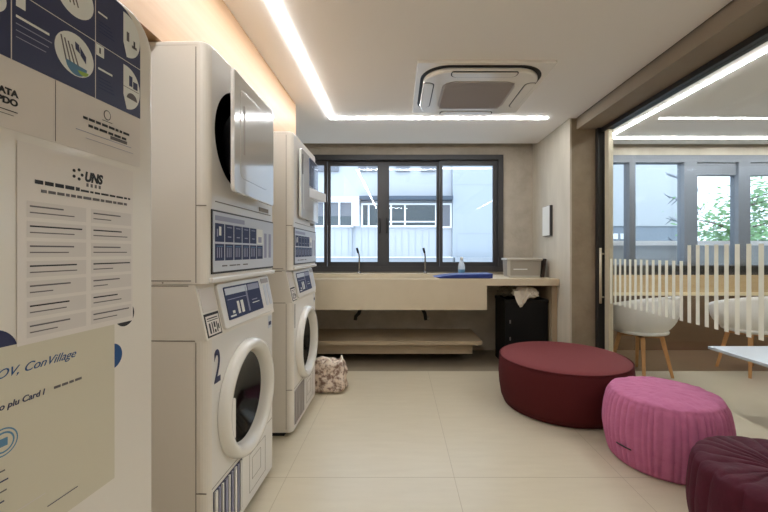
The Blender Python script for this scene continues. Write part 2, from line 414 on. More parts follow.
def washer(loc, rz, label, number):
    t = thing('washing_machine', label, 'washing machine', loc, rz, 'washing machines under the dryers')
    b = B(); zt = .875; cy, cz, r = .335, .548, .215
    shell(b, .03, zt, (cy, cz, r))
    b.box(-.043, -.040, -.0008, .001, .05, zt-.005, 2); b.box(-.043, -.002, -.0008, .001, .305, .309, 2)
    b.box(-DEP+.02, -.06, .02, W_-.02, 0, .03, 3)
    b.box(-.0005, .0008, .035, W_-.035, .300, .303, 2)
    b.box(-DEP, -.045, -.0008, .001, zt-.002, zt+.002, 2)
    # embossed outlines right of the grille
    for (y0, y1, z0, z1) in ((.37, .56, .07, .25), (.40, .50, .12, .22)):
        for q in ((y0, y1, z0, z0+.002), (y0, y1, z1, z1+.002), (y0, y0+.002, z0, z1), (y1, y1+.002, z0, z1)): b.box(-.0005, .0008, *q, 2)
    b.build('body', ['enamel', 'enamel2', 'seam', 'dark'], t)
    d = B(); d.lathe([(r, 0), (r*.98, -.12), (r*.96, -.42), (0, -.43)], 'x', (0, cy, cz), 48)
    for a in (.5, 2.6, 4.7):
        d.box(-.4, -.06, cy+(r-.035)*math.cos(a)-.02, cy+(r-.035)*math.cos(a)+.02, cz+(r-.035)*math.sin(a)-.02, cz+(r-.035)*math.sin(a)+.02, bev=.008)
    d.build('drum', 'drum', t)
    # head, leaning back
    h = B(); h.prism([(-DEP, zt), (0, zt), (-.045, 1.085), (-DEP, 1.085)], 'y', 0, W_, 0)
    h.box(-DEP, -.07, -.0008, .001, 1.078, 1.082, 1)
    h.build('control_head', ['enamel', 'seam'], t)
    up = Vector((-.045, 0, .21)).normalized(); nn = Vector((.21, 0, .045)).normalized()
    T = Matrix(((nn.x, 0, up.x, 0), (0, 1, 0, 0), (nn.z, 0, up.z, zt), (0, 0, 0, 1)))
    p = B(); p.prism(rrect(.125, .672, .014, .205, [.02, .05, .015, .015]), 'x', -.002, .014, bev=.004, T=T)
    p.prism(rrect(.575, .605, .05, .16, .006), 'x', .0135, .0155, 1, T=T).box(.0135, .0165, .56, .65, .168, .192, 2, T=T)
    p.box(.0135, .0155, .62, .65, .05, .16, 1, T=T)
    p = p.build('control_panel', ['enamel2', 'panelbg', 'vent'], t)
    s = B(); s.prism(rrect(.165, .525, .045, .185, .006), 'x', .0135, .0165, 0, T=T)
    s.box(.0165, .0172, .172, .38, .150, .178, 1, T=T).box(.0165, .0172, .39, .515, .150, .178, 2, T=T)
    for (y0, y1, z0, z1, m) in ((.18, .23, .055, .062, 3), (.255, .275, .06, .115, 3), (.29, .315, .06, .115, 3), (.36, .366, .055, .17, 2), (.37, .374, .055, .15, 2), (.41, .49, .085, .089, 3), (.41, .47, .10, .104, 2), (.18, .36, .128, .131, 2), (.205, .225, .068, .08, 3)):
        s.box(.0165, .0173, y0, y1, z0, z1, m, T=T)
    s.build('display', ['navy2', 'panelbg', 'slat', 'icon'], p)
    k = B(); k.box(-.002, .003, .012, .115, .105, .195, 0, bev=.001, T=T); k.build('detergent_flap', 'papergrey', t)
    k = B(); k.box(-.001, .002, .012, .115, .008, .098, 0, T=T).box(.0018, .0026, .018, .109, .014, .088, 1, T=T)
    for i, (y0, y1, z0, z1) in enumerate(((.024, .10, .076, .080), (.024, .10, .068, .071), (.03, .04, .02, .06), (.05, .056, .02, .062), (.064, .074, .04, .062), (.082, .088, .02, .06), (.092, .1, .03, .05), (.064, .074, .02, .032))):
        k.box(.0026, .0031, y0, y1, z0, z1, 0, T=T)
    k.build('instruction_label', ['ink', 'paper'], t)
    k = B(); k.box(-.0005, .001, .60, .645, .80, .865, 0).box(.001, .0014, .606, .64, .815, .835, 1); k.build('sticker', ['panelbg', 'navy2'], t)
    # door
    g = B(); g.lathe([(.258, 0.0), (.258, .022), (.252, .036), (.238, .043), (.222, .040), (.208, .026), (.200, .008), (.196, -.02)], 'x', (0.001, cy, cz), 72)
    dr_ = g.build('door', 'gloss2', t)
    g = B(); g.lathe([(.197, -.012), (.18, -.02), (.12, -.06), (.06, -.075), (0, -.078)], 'x', (.001, cy, cz), 64); g.build('door_glass', 'smoked', dr_)
    g = B(); g.prism(rrect(cy-.205, cy-.155, cz-.12, cz+.05, [.02, .01, .01, .02]), 'x', .0, .026, bev=.004); g.build('door_handle', 'gloss2', dr_)
    # grille
    g = B(); g.box(-.0005, .002, .045, .29, .06, .285, 0)
    for i in range(9):
        y = .050+i*.0268; g.box(.002, .008, y, y+(.011 if i % 3 else .017), .064, .281, (1 if i % 2 else 3) if number else 2)
    g.build('grille', ['navy' if number else 'vent', 'slat', 'vent', 'enamel2'], t)
    if number:
        T2 = Matrix(((0, 0, 1, .0012), (1, 0, 0, .048), (0, 1, 0, .70), (0, 0, 0, 1)))
        k = B(); k.text('2', T2 @ Matrix.Diagonal((.58, 1, 1, 1)), .18, 0, bold=.003); k.build('number', 'navy', t)
    else:
        k = B(); k.box(-.0005, .0012, .05, .06, .70, .86); k.build('number', 'greyink', t)
    return t

def dryer(loc, rz, label, near_hinge):
    t = thing('tumble_dryer', label, 'tumble dryer', loc, rz, 'tumble dryers on the washers')
    b = B(); cy, cz, r = (.39, .575, .22) if near_hinge else (.262, .598, .207)
    shell(b, .285, .893, (cy, cz, r))
    b.prism(outline(), 'z', 0, .285, 0)
    b.prism([(x*1.006, y*1.004-.001) for x, y in outline(.04)], 'z', .886, .907, 0, bev=.006)
    b.box(-.043, -.040, -.0008, .001, .005, .884, 2).box(-.043, -.002, -.0008, .001, .291, .295, 2).box(-DEP, -.06, -.0008, .001, .010, .014, 2)
    b.box(-.17, -.165, -.0008, .001, 0.002, .008, 2)
    b.box(-.0005, .003, .06, .63, .315, .318, 2).box(-.0005, .002, .48, .60, .325, .345, 2)
    b.box(-.02, .012, .02, W_-.02, .002, .022, 1, bev=.005)
    b.build('body', ['enamel', 'enamel2', 'seam'], t)
    d = B(); d.lathe([(r, 0), (r*.98, -.1), (r*.98, -.45), (0, -.46)], 'x', (0, cy, cz), 48); d.build('drum', 'drum', t)
    p = B(); p.box(-.0005, .004, .028, W_-.028, .035, .283, 1).box(.004, .007, .034, W_-.034, .043, .276, 0)
    for row, (z0, z1) in enumerate(((.086, .152), (.160, .232))):
        for c in range(6):
            y = .045+c*.0785; light = row == 1 and c == 5
            p.box(.007, .008, y, y+.07, z0, z1, 3 if light else 2)
            if row == 0:
                for q in range(3): p.box(.008, .0084, y+.012+q*.016, y+.018+q*.016, z0+.012, z1-.014, 4)
                p.box(.008, .0084, y+.01, y+.058, z1-.011, z1-.008, 5)
            elif c == 0: p.box(.008, .0085, y+.028, y+.045, z0+.025, z0+.06, 3).box(.008, .0085, y+.012, y+.02, z0+.02, z0+.05, 4)
            elif light: p.box(.008, .0085, y+.015, y+.055, z0+.006, z0+.034, 4)
            else: p.box(.008, .0084, y+.015, y+.055, z1-.013, z1-.01, 4).box(.008, .0084, y+.02, y+.05, z0+.02, z0+.024, 4)
    p.box(.007, .008, .045, .30, .243, .262, 4)
    p.box(.007, .008, .53, .56, .09, .215, 4).box(.007, .008, .59, .62, .09, .215, 4)
    for i, w_ in enumerate((.05, .07, .04, .06)): p.box(.007, .008, .10+i*.062, .10+i*.062+w_*.8, .062, .067, 6)
    p.build('control_panel', ['panelbg', 'jamb', 'navy2', 'icon', 'slat', 'sky_ink', 'greyink'], t)
    hy = .12 if near_hinge else .545
    for q in (() if near_hinge else (-.12, .12)): B().box(-.002, .014, hy-.012, hy+.012, cz+q-.03, cz+q+.03, bev=.003).build('hinge', 'steel', t)
    T = Matrix.Translation((-.016 if near_hinge else .008, hy, 0)) @ Matrix.Rotation(0 if near_hinge else math.radians(3.0), 4, 'Z')
    L = .54 if near_hinge else -.49
    y0, y1 = min(0, L), max(0, L)
    p = B(); p.prism(rrect(y0, y1, .355, .835, [.02, .02, .015, .02] if near_hinge else [.02, .02, .02, .015]), 'x', .026, .042, bev=.005, T=T, seg=3)
    p.prism(rrect(y0+.06, y1-.10, .42, .78, .03), 'x', .0415, .0435, T=T, bev=.0015)
    dd = p.build('door', ['gloss'], t)
    if near_hinge:
        q = B(); q.prism(rrect(.34-hy, .635-hy, .612, .822, .012), 'x', .0425, .047, bev=.002, T=T); q.build('door_reflection', 'bluegloss', dd)  # blue panel paints in the room window mirrored on the glossy door
        q = B(); q.prism([(.04, .33-hy), (.105, .66-hy), (.04, .66-hy)], 'z', .53, .60, bev=.004, T=T); q.build('door_lip', 'enamel2', dd)
        q = B(); q.prism(rrect(.03, .045, .66, .80, .004), 'x', .042, .0445, T=T); q.build('slot', 'dark', dd)
        return t
    q = B(); q.lathe([(.195, .018), (.19, -.0), (.14, -.05), (0, -.055)], 'x', (0, (y0+y1)/2, .58), 48, T=T); q.build('door_bowl', 'drum', dd)
    q = B(); q.box(.0415, .0455, y0+.09 if not near_hinge else y0+.03, y0+.105 if not near_hinge else y0+.04, .52, .72, bev=.001, T=T); q.build('door_pull', 'vent', dd)
    return t

yaw = -math.radians(1.7)
washer((-.712, 1.39, 0), yaw, 'nearest white front-loading washing machine, marked with a navy 2 beside its round door', True)
washer((-.69, 2.435, 0), 0, 'far white front-loading washing machine beside the floral bag', False)
dryer((-.712, 1.39, 1.087), yaw, 'nearest white tumble dryer with its glossy door ajar, on the washer marked 2', False)
dryer((-.69, 2.435, 1.087), 0, 'far white tumble dryer with its door sticking out in front of the window', True)

# ------------------------------------------------------------------ poster cabinet (face turned a little)
cd = Vector((.0735, 1, 0)).normalized()
cab_rz = -math.atan(.0735)
cab = thing('tall_cabinet', 'tall white cabinet with rounded top corner covered in posters at the left edge', 'cabinet', (-.525, .79, 0), cab_rz)
b = B(); b.prism(rrect(-.95, .012, .02, 1.69, [.01, .01, .07, .03], 8), 'x', -.30, 0, bev=.012, seg=4); b.build('cabinet_body', 'enamel', cab)
b = B(); b.box(-.28, -.03, -.92, -.03, 0, .02); b.build('plinth', 'dark', cab)
def sheet(name, label, cat, mats, fn, group='posters on the white cabinet'):
    o_ = B(); fn(o_); o = o_.build(name, mats)
    o.location = (-.525, .79, 0); o.rotation_euler = (0, 0, cab_rz)
    return tag(o, label, cat, group)
K = math.sqrt(1+.0735**2)
def U(d): return (d-.79)*K
def rc(o, d0, d1, z0, z1, n, m): o.box(n, n+.0003, U(d0), U(d1), z0, z1, m)
def poly(o, pts, n, m): o.prism(pts, 'x', n, n+.0003, m)
def disc(o, d, z, r, n, m, a0=0, a1=2*PI, seg=32, ry=None):
    poly(o, [(U(d)+(ry or r)*math.cos(a0+(a1-a0)*i/seg), z+r*math.sin(a0+(a1-a0)*i/seg)) for i in range(seg)], n, m)
def txt(o, body, d, z, size, n, m, shear=0, bold=0, sx=1):
    o.text(body, Matrix(((0, 0, 1, n), (sx, 0, 0, U(d)), (0, 1, 0, z), (0, 0, 0, 1))), size, m, shear, bold)
def words(o, d0, d1, z, h, n, m, rr):
    d = d0
    while d < d1-.004:
        l = min(rr.uniform(.006, .016), d1-d); rc(o, d, d+l, z, z+h, n, m); d += l+.0025

def navy(o):
    poly(o, rrect(U(.40), U(.762), 1.379, 1.680, [.002, .002, .058, .002]), .0003, 1)
    poly(o, rrect(U(.40), U(.762), 1.478, 1.680, [.0, .0, .058, .002]), .0006, 0)
    n = .0010
    for z in (1.577,): rc(o, .40, .762, z, z+.0012, n, 1)
    for d in (.525, .6586): rc(o, d-.0006, d+.0006, 1.478, 1.678, n, 1)
    rc(o, .5873, .588, 1.381, 1.477, n, 5)
    for zz, s in ((1.534, 0), (1.632, 1)):
        disc(o, .6205, zz, .0345, n, 2); q = n+.0003
        for i in range(4):
            poly(o, [(U(.595+i*.006), zz+.02-i*.002), (U(.597+i*.006), zz+.021-i*.002), (U(.606+i*.007), zz-.016), (U(.604+i*.007), zz-.017)], q, 5)
        if s == 0:
            disc(o, .623, zz-.014, .019, q, 6, PI*1.0, PI*2.0); disc(o, .634, zz-.018, .011, q+.0003, 7, PI*1.15, PI*1.95)
            poly(o, [(U(.620), zz+.022), (U(.627), zz+.020), (U(.629), zz+.006), (U(.621), zz+.010)], q, 0)
            poly(o, [(U(.629), zz+.018), (U(.640), zz+.006), (U(.640), zz-.006), (U(.630), zz+.004)], q, 0)
    disc(o, .497, 1.552, .022, n, 2); disc(o, .5, 1.64, .022, n, 2)
    for zz in (1.628, 1.527):
        poly(o, [(U(.7195), zz+.042)]+[(U(.7195)+.041*math.sin(PI*i/24)**.8, zz+.042*math.cos(PI*i/24)) for i in range(1, 24)]+[(U(.7195), zz-.015)], n, 2)
        q = n+.0003
        if zz > 1.6: rc(o, .727, .733, zz-.01, zz+.008, q, 5); rc(o, .744, .748, zz-.016, zz-.002, q, 4); rc(o, .740, .752, zz-.017, zz-.012, q, 5)
        else:
            rc(o, .733, .741, zz+.006, zz+.026, q, 0); rc(o, .743, .754, zz+.004, zz+.018, q, 0); rc(o, .7195, .757, zz, zz+.001, q, 5)
            disc(o, .740, zz-.020, .013, q, 5, 0, PI)
    rc(o, .531, .5435, 1.557, 1.575, n, 2); rc(o, .660, .676, 1.556, 1.576, n, 2); rc(o, .666, .669, 1.561, 1.571, n+.0003, 4)
    for i, (h, e) in enumerate(((.0035, .578), (.0014, .582), (.0012, .577), (.0012, .573))): rc(o, .531, e, 1.541-i*.0095, 1.541-i*.0095+h, n, 2 if i == 0 else 8)
    rc(o, .664, .694, 1.532, 1.5355, n, 2); rc(o, .664, .683, 1.632, 1.635, n, 2)
    for i in range(4): rc(o, .665, .69+i*.003, 1.517-i*.006, 1.519-i*.006, n, 3)
    for i in range(4): rc(o, .665, .69+i*.003, 1.617-i*.006, 1.619-i*.006, n, 3)
    # lower white band
    txt(o, 'CATA', .5005, 1.4265, .0125, n, 4, bold=.0006); txt(o, 'PDO', .5075, 1.4135, .0125, n, 4, bold=.0006)
    rc(o, .48, .533, 1.404, 1.4052, n, 4); rc(o, .48, .528, 1.3985, 1.3992, n, 4)
    poly(o, [(U(.683)+.0075*math.cos(2*PI*i/20), 1.4565+.009*math.sin(2*PI*i/20)) for i in range(20)], n, 4); poly(o, [(U(.683)+.006*math.cos(2*PI*i/20), 1.4565+.0075*math.sin(2*PI*i/20)) for i in range(20)], n+.0003, 1)
    rc(o, .673, .694, 1.4445, 1.4455, n, 4)
    rr = random.Random(3); words(o, .635, .738, 1.434, .0045, n, 4, rr); words(o, .645, .73, 1.423, .0045, n, 4, rr); rc(o, .690, .728, 1.4155, 1.4215, n, 5)
    rc(o, .622, .738, 1.412, 1.413, n, 8); rc(o, .640, .743, 1.402, 1.4026, n, 8)
sheet('instruction_poster', 'navy and white instruction poster with round picture icons, topmost on the cabinet', 'poster',
      ['navy', 'paper', 'icon', 'navy2', 'ink', 'greyink', 'sky_ink', 'green_ink', 'slat'], navy)

def notice(o):
    rc(o, .532, .742, 1.072, 1.3665, .0012, 0)
    n = .0016
    for k_ in range(5):
        a = k_*2*PI/5; disc(o, .6245+.008*math.cos(a), 1.337+.008*math.sin(a), .0027, n, 1, seg=10)
    txt(o, 'UNS', .637, 1.3285, .022, n, 1, shear=.2, bold=.0012, sx=.8)
    for i in range(4): rc(o, .6405+i*.008, .6445+i*.008, 1.319, 1.325, n, 2)
    rr = random.Random(5); words(o, .556, .628, 1.309, .006, n, 1, rr); words(o, .63, .735, 1.309, .0035, n, 1, rr); words(o, .565, .732, 1.297, .0045, n, 2, rr)
    z = 1.282
    for i in range(7):
        for (a, b_) in ((.545, .640), (.650, .738)):
            rc(o, a, b_, z-.024, z, n-.0002, 3)
            rc(o, a+.004, a+rr.uniform(.055, .088), z-.0085, z-.0062, n, 1 if i % 2 else 2); rc(o, a+.004, a+rr.uniform(.03, .08), z-.0175, z-.0158, n, 2)
        z -= .0295
sheet('notice_sheet', 'white printed notice with two columns of boxed lines under the navy poster', 'poster', ['paper', 'ink', 'greyink', 'papergrey'], notice)

def creamp(o):
    rc(o, .489, .699, .785, 1.076, .0006, 0)
    n = .0011
    txt(o, 'OV, ConVillage', .5045, 1.0335, .018, n, 1, shear=.45, bold=.0, sx=1.03)
    txt(o, 'o plu Card I', .5095, .990, .0125, n, 2, shear=.2, bold=.0002, sx=1.0)
    rr = random.Random(9); words(o, .585, .632, .9925, .004, n, 3, rr)
    for r_, m_ in ((.0195, 4), (.0175, 0), (.0145, 4), (.012, 0)): disc(o, .514, .945, r_, n+.0003*(.0195-r_)/.0025, m_)
    rc(o, .509, .519, .940, .951, n+.0015, 4)
    for i, (a, b_) in enumerate(((.49, .517), (.49, .521), (.49, .519), (.49, .516))): rc(o, a, b_, .905-i*.014, .907-i*.014, n, 2 if i % 2 else 3)
    for i, (a, b_, z, m_) in enumerate(((.50, .572, .838, 5), (.575, .625, .815, 2), (.50, .56, .805, 5))): rc(o, a, b_, z, z+.0012, n, m_)
sheet('cream_poster', 'cream paper poster with blue handwriting-style heading, lowest on the cabinet', 'poster', ['cream', 'blueink', 'navy', 'greyink', 'sky_ink', 'papergrey'], creamp)
for (d, z, r_, nm, lb) in ((.50, 1.068, .034, 'navy', 'navy round sticker showing at the left edge beside the notice sheet'), (.694, 1.013, .0235, 'blueink', 'small blue round sticker showing past the right edge of the cream poster'), (.7235, 1.087, .0235, 'ink', 'small dark round sticker showing past the lower right corner of the notice sheet')):
    sheet('round_sticker', lb, 'sticker', [nm], lambda o, d=d, z=z, r_=r_: o.prism([(U(d)+r_*math.cos(2*PI*i/40), z+r_*math.sin(2*PI*i/40)) for i in range(40)], 'x', .0001, .0003), 'round stickers on the white cabinet')

# ------------------------------------------------------------------ counter
CF = 3.83; ZT = .93
ct = thing('sink_counter', 'long cream stone counter with deep apron front under the window', 'counter', (0, CF, 0))
b = B()
x0, x1 = XL+.02, .906
# trough: apron, ends, bottom, back rim, leaving the basin open
b.box(x0, x1, 0, .045, ZT-.317, ZT).box(x0, x1, .045, .56, ZT-.317, ZT-.26).box(x0, x0+.05, .045, .56, ZT-.26, ZT).box(x1-.05, x1, .045, .56, ZT-.26, ZT).box(x0, x1, .56, YB-CF-.002, ZT-.317, ZT)
b.build('trough', 'stone', ct)
B().box(x1, 1.648, 0, YB-CF-.002, ZT-.068, ZT).build('worktop', 'stone', ct)
B().box(1.592, 1.646, .05, YB-CF-.005, .002, ZT-.069).build('side_support', 'stone2', ct)
B().box(x0, x1-.002, .58, YB-CF-.003, ZT, ZT+.022).build('back_upstand', 'stone', ct)
for (x, nm) in ((-.425, 0), (.29, 1)):
    p = B(); p.tube([(x, .28, .62), (x+.0, .28, .56), (x-.01, .28, .535), (x-.045, .28, .50), (x-.05, .28, .46)] if nm == 0 else [(x-.02, .28, .62), (x-.02, .28, .57), (x, .28, .53), (x+.01, .28, .46)], .02)
    p.build('drain_pipe', 'black', ct)
    if nm == 1: B().tube([(x+.035, .27, .50), (x+.037, .27, .458)], .012).build('pipe_end', 'steel', ct)
for i, (x, lb) in enumerate(((-.468, 'slim chrome tap with dark tip on the counter, nearer the washers'), (.318, 'slim chrome tap with dark tip on the counter, nearer the blue tray'))):
    t = thing('tap', lb, 'tap', (x, 4.46, ZT+.0225), 0, 'taps on the sink counter')
    p = B(); p.lathe([(.022, 0), (.022, .012), (.012, .02), (.0, .02)], 'z', n=20); p.tube([(0, 0, .018), (0, 0, .20), (-.004, -.012, .23), (-.012, -.03, .25)], .009); p.build('spout_pipe', 'tap', t)
    p = B(); p.tube([(-.010, -.026, .246), (-.02, -.04, .285), (-.024, -.045, .30)], .013); p.build('tap_lever', 'black', t)

sh = thing('floating_ledge', 'low beige stone ledge running along the wall under the counter', 'ledge', (0, 3.95, 0))
B().box(x0, .885, 0, YB-3.95-.002, .225, .264).build('ledge_slab', 'stone2', sh)
B().box(x0, .80, .10, YB-3.95-.002, .105, .225).build('ledge_apron', 'stone2', sh)

# things on the counter
t = thing('blue_tray', 'flat blue plastic tray lying on the counter edge beside the bottle', 'tray', (.70, 4.04, ZT))
b = B(); b.prism([(-.32, .012), (-.27, .004), (.28, .004), (.283, .04), (.283, .050), (-.10, .042), (-.22, .03)], 'y', -.15, .15, bev=.006); b.build('tray_body', 'blue', t)
B().box(-.27, .26, -.13, .13, .0003, .004).build('tray_base', 'blue', t)
t = thing('bottle', 'clear plastic bottle with pale cap behind the blue tray', 'bottle', (.735, 4.36, ZT))
b = B(); b.lathe([(0, .001), (.036, .001), (.04, .01), (.04, .09), (.036, .11), (.018, .15), (.016, .155), (0, .155)], 'z', n=28, T=Matrix.Diagonal((1, 1, 1.15, 1))); b.build('bottle_body', 'pet', t)
b = B(); b.lathe([(0, .155), (.018, .155), (.018, .185), (.015, .19), (0, .19)], 'z', n=24, T=Matrix.Diagonal((1, 1, 1.15, 1))); b.build('cap', 'icon', t)
b = B(); b.lathe([(.0405, .03), (.0405, .075)], 'z', n=28); b.build('bottle_label', 'sky_ink', t)
t = thing('storage_box', 'grey translucent plastic storage box at the right end of the counter', 'box', (1.365, 4.15, ZT))
b = B(); b.prism([(-.172, .012), (.168, .012), (.182, .20), (-.182, .20)], 'y', -.10, .10, 0); b.build('tub', 'boxgrey', t)
b = B(); b.box(-.195, .195, -.11, .11, .185, .21, bev=.006); b.build('lid', 'boxrim', t)
b = B(); b.box(-.172, .168, -.108, .108, .001, .02, bev=.004).box(-.19, -.155, -.105, -.10, .02, .19); b.build('base_rim', 'boxrim', t)
b = B(); b.box(-.12, .03, -.1025, -.10, .085, .095); b.build('label_strip', 'icon', t)
b = B(); b.prism([(.0, .001), (.035, .001), (.06, .20), (.045, .205)], 'y', -.06, .05)
o = b.build('shaded_box_side', 'brown'); o.location = (1.548, 4.12, ZT); tag(o, 'thin dark brown slab standing in for the shaded right side of the grey storage box', 'box side')  # dark colour stands in for shade on the box's own side

# under the counter
t = thing('trash_bin', 'black square bin under the right end of the counter', 'bin', (1.352, 4.15, 0))
b = B(); X0, X1 = -.225, .225
b.box(X0, X1, -.2, -.18, .01, .70).box(X0, X1, .18, .2, .01, .70).box(X0, X0+.02, -.18, .18, .01, .70).box(X1-.02, X1, -.18, .18, .01, .70).box(X0, X1, -.2, .2, .0, .02); b.build('bin_body', 'black', t)
b = B(); b.box(X0-.008, X1+.008, -.208, -.175, .67, .705, bev=.006).box(X0-.008, X1+.008, .175, .208, .67, .705, bev=.006).box(X0-.008, X0+.02, -.175, .175, .67, .705, bev=.006).box(X1-.02, X1+.008, -.175, .175, .67, .705, bev=.006); b.build('bin_rim', 'black', t)
for z in (.29, .47): B().box(X0+.045, X0+.06, -.203, -.2, z-.018, z+.018).build('clip', 'steel', t)
def crumple(name, c, sx, sy, sz, m, seed, label, cat, amp=.45, det=4, fq=3.2):
    bm = bmesh.new(); bmesh.ops.create_icosphere(bm, subdivisions=det, radius=1)
    for v in bm.verts:
        n = noise.turbulence(v.co*fq*.5+Vector((seed, 0, 0)), 4, True)-.6
        r_ = abs(noise.noise(v.co*fq+Vector((0, seed, 0))))*.5
        v.co *= 1+amp*(n*.7-r_)
        v.co = Vector((v.co.x*sx, v.co.y*sy, v.co.z*sz))
    b = B().frombm(bm, 0, False); o = b.build(name, m); o.location = c
    return tag(o, label, cat)
def droop(o, x0, y0, d):
    for v in o.data.vertices:
        f = max(0, min(1, (x0-v.co.x)/.06))*max(0, min(1, (y0-v.co.y)/.03)); v.co.z -= d*f
o = crumple('crumpled_bag', (1.355, 3.985, .775), .145, .125, .068, 'bag', 3.1, 'crumpled off-white plastic bag hanging over the front of the black bin top', 'bag', .5)
droop(o, -.01, -.046, .13)
crumple('crumpled_bag', (1.23, 4.20, .775), .12, .10, .066, 'bag2', 8.7, 'dull grey crumpled bag at the back left of the black bin top', 'bag', .5)
# laundry bag on the floor
t = thing('laundry_bag', 'floral cream fabric bag on the floor beside the far washer', 'bag', (-.62, 3.27, 0), math.radians(-6)); t.scale = (1, 1, .94)
bm = bmesh.new(); bmesh.ops.create_cube(bm, size=1); bmesh.ops.subdivide_edges(bm, edges=bm.edges[:], cuts=14, use_grid_fill=True)
for v in bm.verts:
    x, y, z = v.co*2
    L = (abs(x)**6+abs(y)**6+abs(z)**8)**(1/7)
    k_ = 1/max(L, .6) if L > 1 else 1
    x, y, z = x*k_, y*k_, z*k_
    ta = 1-.16*(z+1)/2+.05*math.cos(z*1.5)
    p = Vector((x*.165*ta, y*.10*ta*(1-.25*(z+1)/2), .148+z*.147))
    p += Vector((noise.noise(p*14), noise.noise(p*14+Vector((5, 0, 0))), .35*noise.noise(p*14+Vector((0, 9, 0)))))*.016
    if z > .9: p.z += .008*math.sin(x*9)-.015*(1-abs(y))
    p.z = max(p.z, .001); v.co = p
B().frombm(bm, 0, True).build('bag_body', 'floral', t)
b = B(); b.tube([(-.10, -.055, .26), (-.09, -.055, .30), (-.03, -.058, .325), (.03, -.056, .31), (.05, -.055, .26)], .009); b.build('handle', 'bag', t)
b = B(); b.tube([(.10, .05, .26), (.115, .04, .31), (.13, .0, .30), (.128, -.04, .26)], .009); b.build('handle', 'bag', t)

# wall box on right wall
t = thing('wall_box', 'slim white box fixed on the pale right wall above the counter', 'wall box', (1.65, 4.10, 1.38))
b = B(); b.box(-.030, -.0005, -.10, .10, 0, .33, bev=.003); b.build('casing', 'frame', t)
b = B(); b.box(-.034, -.030, -.090, .10, .006, .326, bev=.0015); b.build('front_cover', 'icon', t)

# ------------------------------------------------------------------ poufs
def pouf(name, label, loc, prof, fn, mats, top_m, n=180):
    t = thing(name, label, 'pouf', loc, 0)
    return t
t = thing('pouf', 'large smooth maroon round pouf in front of the black bin', 'pouf', (1.310, 2.985, 0))
b = B(); b.lathe([(0, .004), (.425, .004), (.455, .010), (.476, .06), (.490, .15), (.496, .24), (.492, .32), (.484, .368), (.480, .375)], 'z', n=120); b.build('side_cover', 'red_shaded', t)
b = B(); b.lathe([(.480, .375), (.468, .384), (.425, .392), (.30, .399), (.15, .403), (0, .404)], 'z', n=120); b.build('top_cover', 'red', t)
b = B(); b.lathe([(.482+.006*math.cos(a), .374+.006*math.sin(a)) for a in [2*PI*i/10 for i in range(11)]], 'z', n=120); b.build('piping', 'red_shaded', t)

def interp(P, n):
    out = []
    for i in range(len(P)-1):
        for k_ in range(n):
            u = k_/n; p0 = P[max(i-1, 0)]; p1 = P[i]; p2 = P[i+1]; p3 = P[min(i+2, len(P)-1)]
            out.append(tuple(.5*(2*p1[j]+(p2[j]-p0[j])*u+(2*p0[j]-5*p1[j]+4*p2[j]-p3[j])*u*u+(3*p1[j]-p0[j]-3*p2[j]+p3[j])*u**3) for j in range(2)))
    out.append(P[-1]); return [(max(r_, 0), h) for r_, h in out]
def pleat(a, r_, h):
    side = min(1, max(0, (r_-.24)/.03))*min(1, max(0, (.385-h)/.03))*min(1, max(.15, h/.03))
    u = Vector((math.cos(a), math.sin(a), 0))
    ph = a*26+2.6*noise.noise(u*3.1)+.8*noise.noise(u*5+Vector((0, 0, h*2)))
    k_ = .0125*side*(abs(math.sin(ph))**.6-.6)*(1+.7*noise.noise(u*7+Vector((0, 0, 2))))
    w = .0025*noise.noise(Vector((r_*u.x*18, r_*u.y*18, h*10)))
    if h > .37: h += .006*noise.noise(Vector((r_*u.x*22, r_*u.y*22, 4.2)))*min(1, r_/.1)+.0035*noise.noise(Vector((r_*u.x*50, r_*u.y*50, 1)))
    return r_+k_+w*min(1, r_/.1), h
t = thing('pouf', 'pink pleated fabric pouf between the two dark red poufs', 'pouf', (1.556, 2.195, 0))
prof = interp([(0, .004), (.24, .004), (.276, .006), (.292, .04), (.304, .10), (.313, .18), (.309, .26), (.296, .335), (.283, .368), (.268, .389), (.20, .400), (.10, .405), (0, .406)], 6)
b = B(); b.lathe(prof, 'z', n=420, fn=pleat); b.build('pleated_cover', 'pink', t)
b = B(); b.lathe([(.305+.0025*math.cos(a), .118+.0025*math.sin(a)) for a in [2*PI*i/8 for i in range(9)]], 'z', n=120, fn=lambda a, r_, h: (r_, h+.004*math.sin(a*5))); b.build('seam', 'pink', t)
vs = []
for i in range(17):
    a = PI*1.06+i*.018
    vs.append((.3165*math.cos(a), .3165*math.sin(a), .121))
b = B(); b.tube(vs, .0042, n=6); b.build('zipper_slit', 'ink', t)

def pleat3(a, r_, h):
    u = Vector((math.cos(a), math.sin(a), 0))
    s1 = max(0, min(1, (.38-h)/.03))*min(1, h/.05)*min(1, r_/.1)
    q = abs(math.sin(a*11+1.4*noise.noise(u*2+Vector((0, 0, h*2)))))**.55-.6
    r2 = r_+.011*s1*q
    top = max(0, min(1, (h-.36)/.02))*min(1, r_/.06)
    ph = a*12+2.5*noise.noise(u*2.5)+1.1*noise.noise(Vector((r_*10, u.x*2, u.y*2)))
    h2 = h+top*(.009*(abs(math.sin(ph))**.7-.6)+.005*noise.noise(Vector((r_*u.x*20, r_*u.y*20, 3))))*min(1, max(0, .318-r_)/.03)
    return r2, h2
t = thing('pouf', 'burgundy gathered fabric pouf cut off by the bottom right corner', 'pouf', (1.492, 1.418, 0))
prof = interp([(0, .004), (.22, .004), (.268, .008), (.292, .05), (.31, .12), (.316, .20), (.31, .28), (.300, .345), (.284, .370), (.24, .381), (.12, .380), (.03, .370), (0, .368)], 6)
b = B(); b.lathe(prof, 'z', n=420, fn=pleat3); b.build('gathered_cover', 'burg', t)
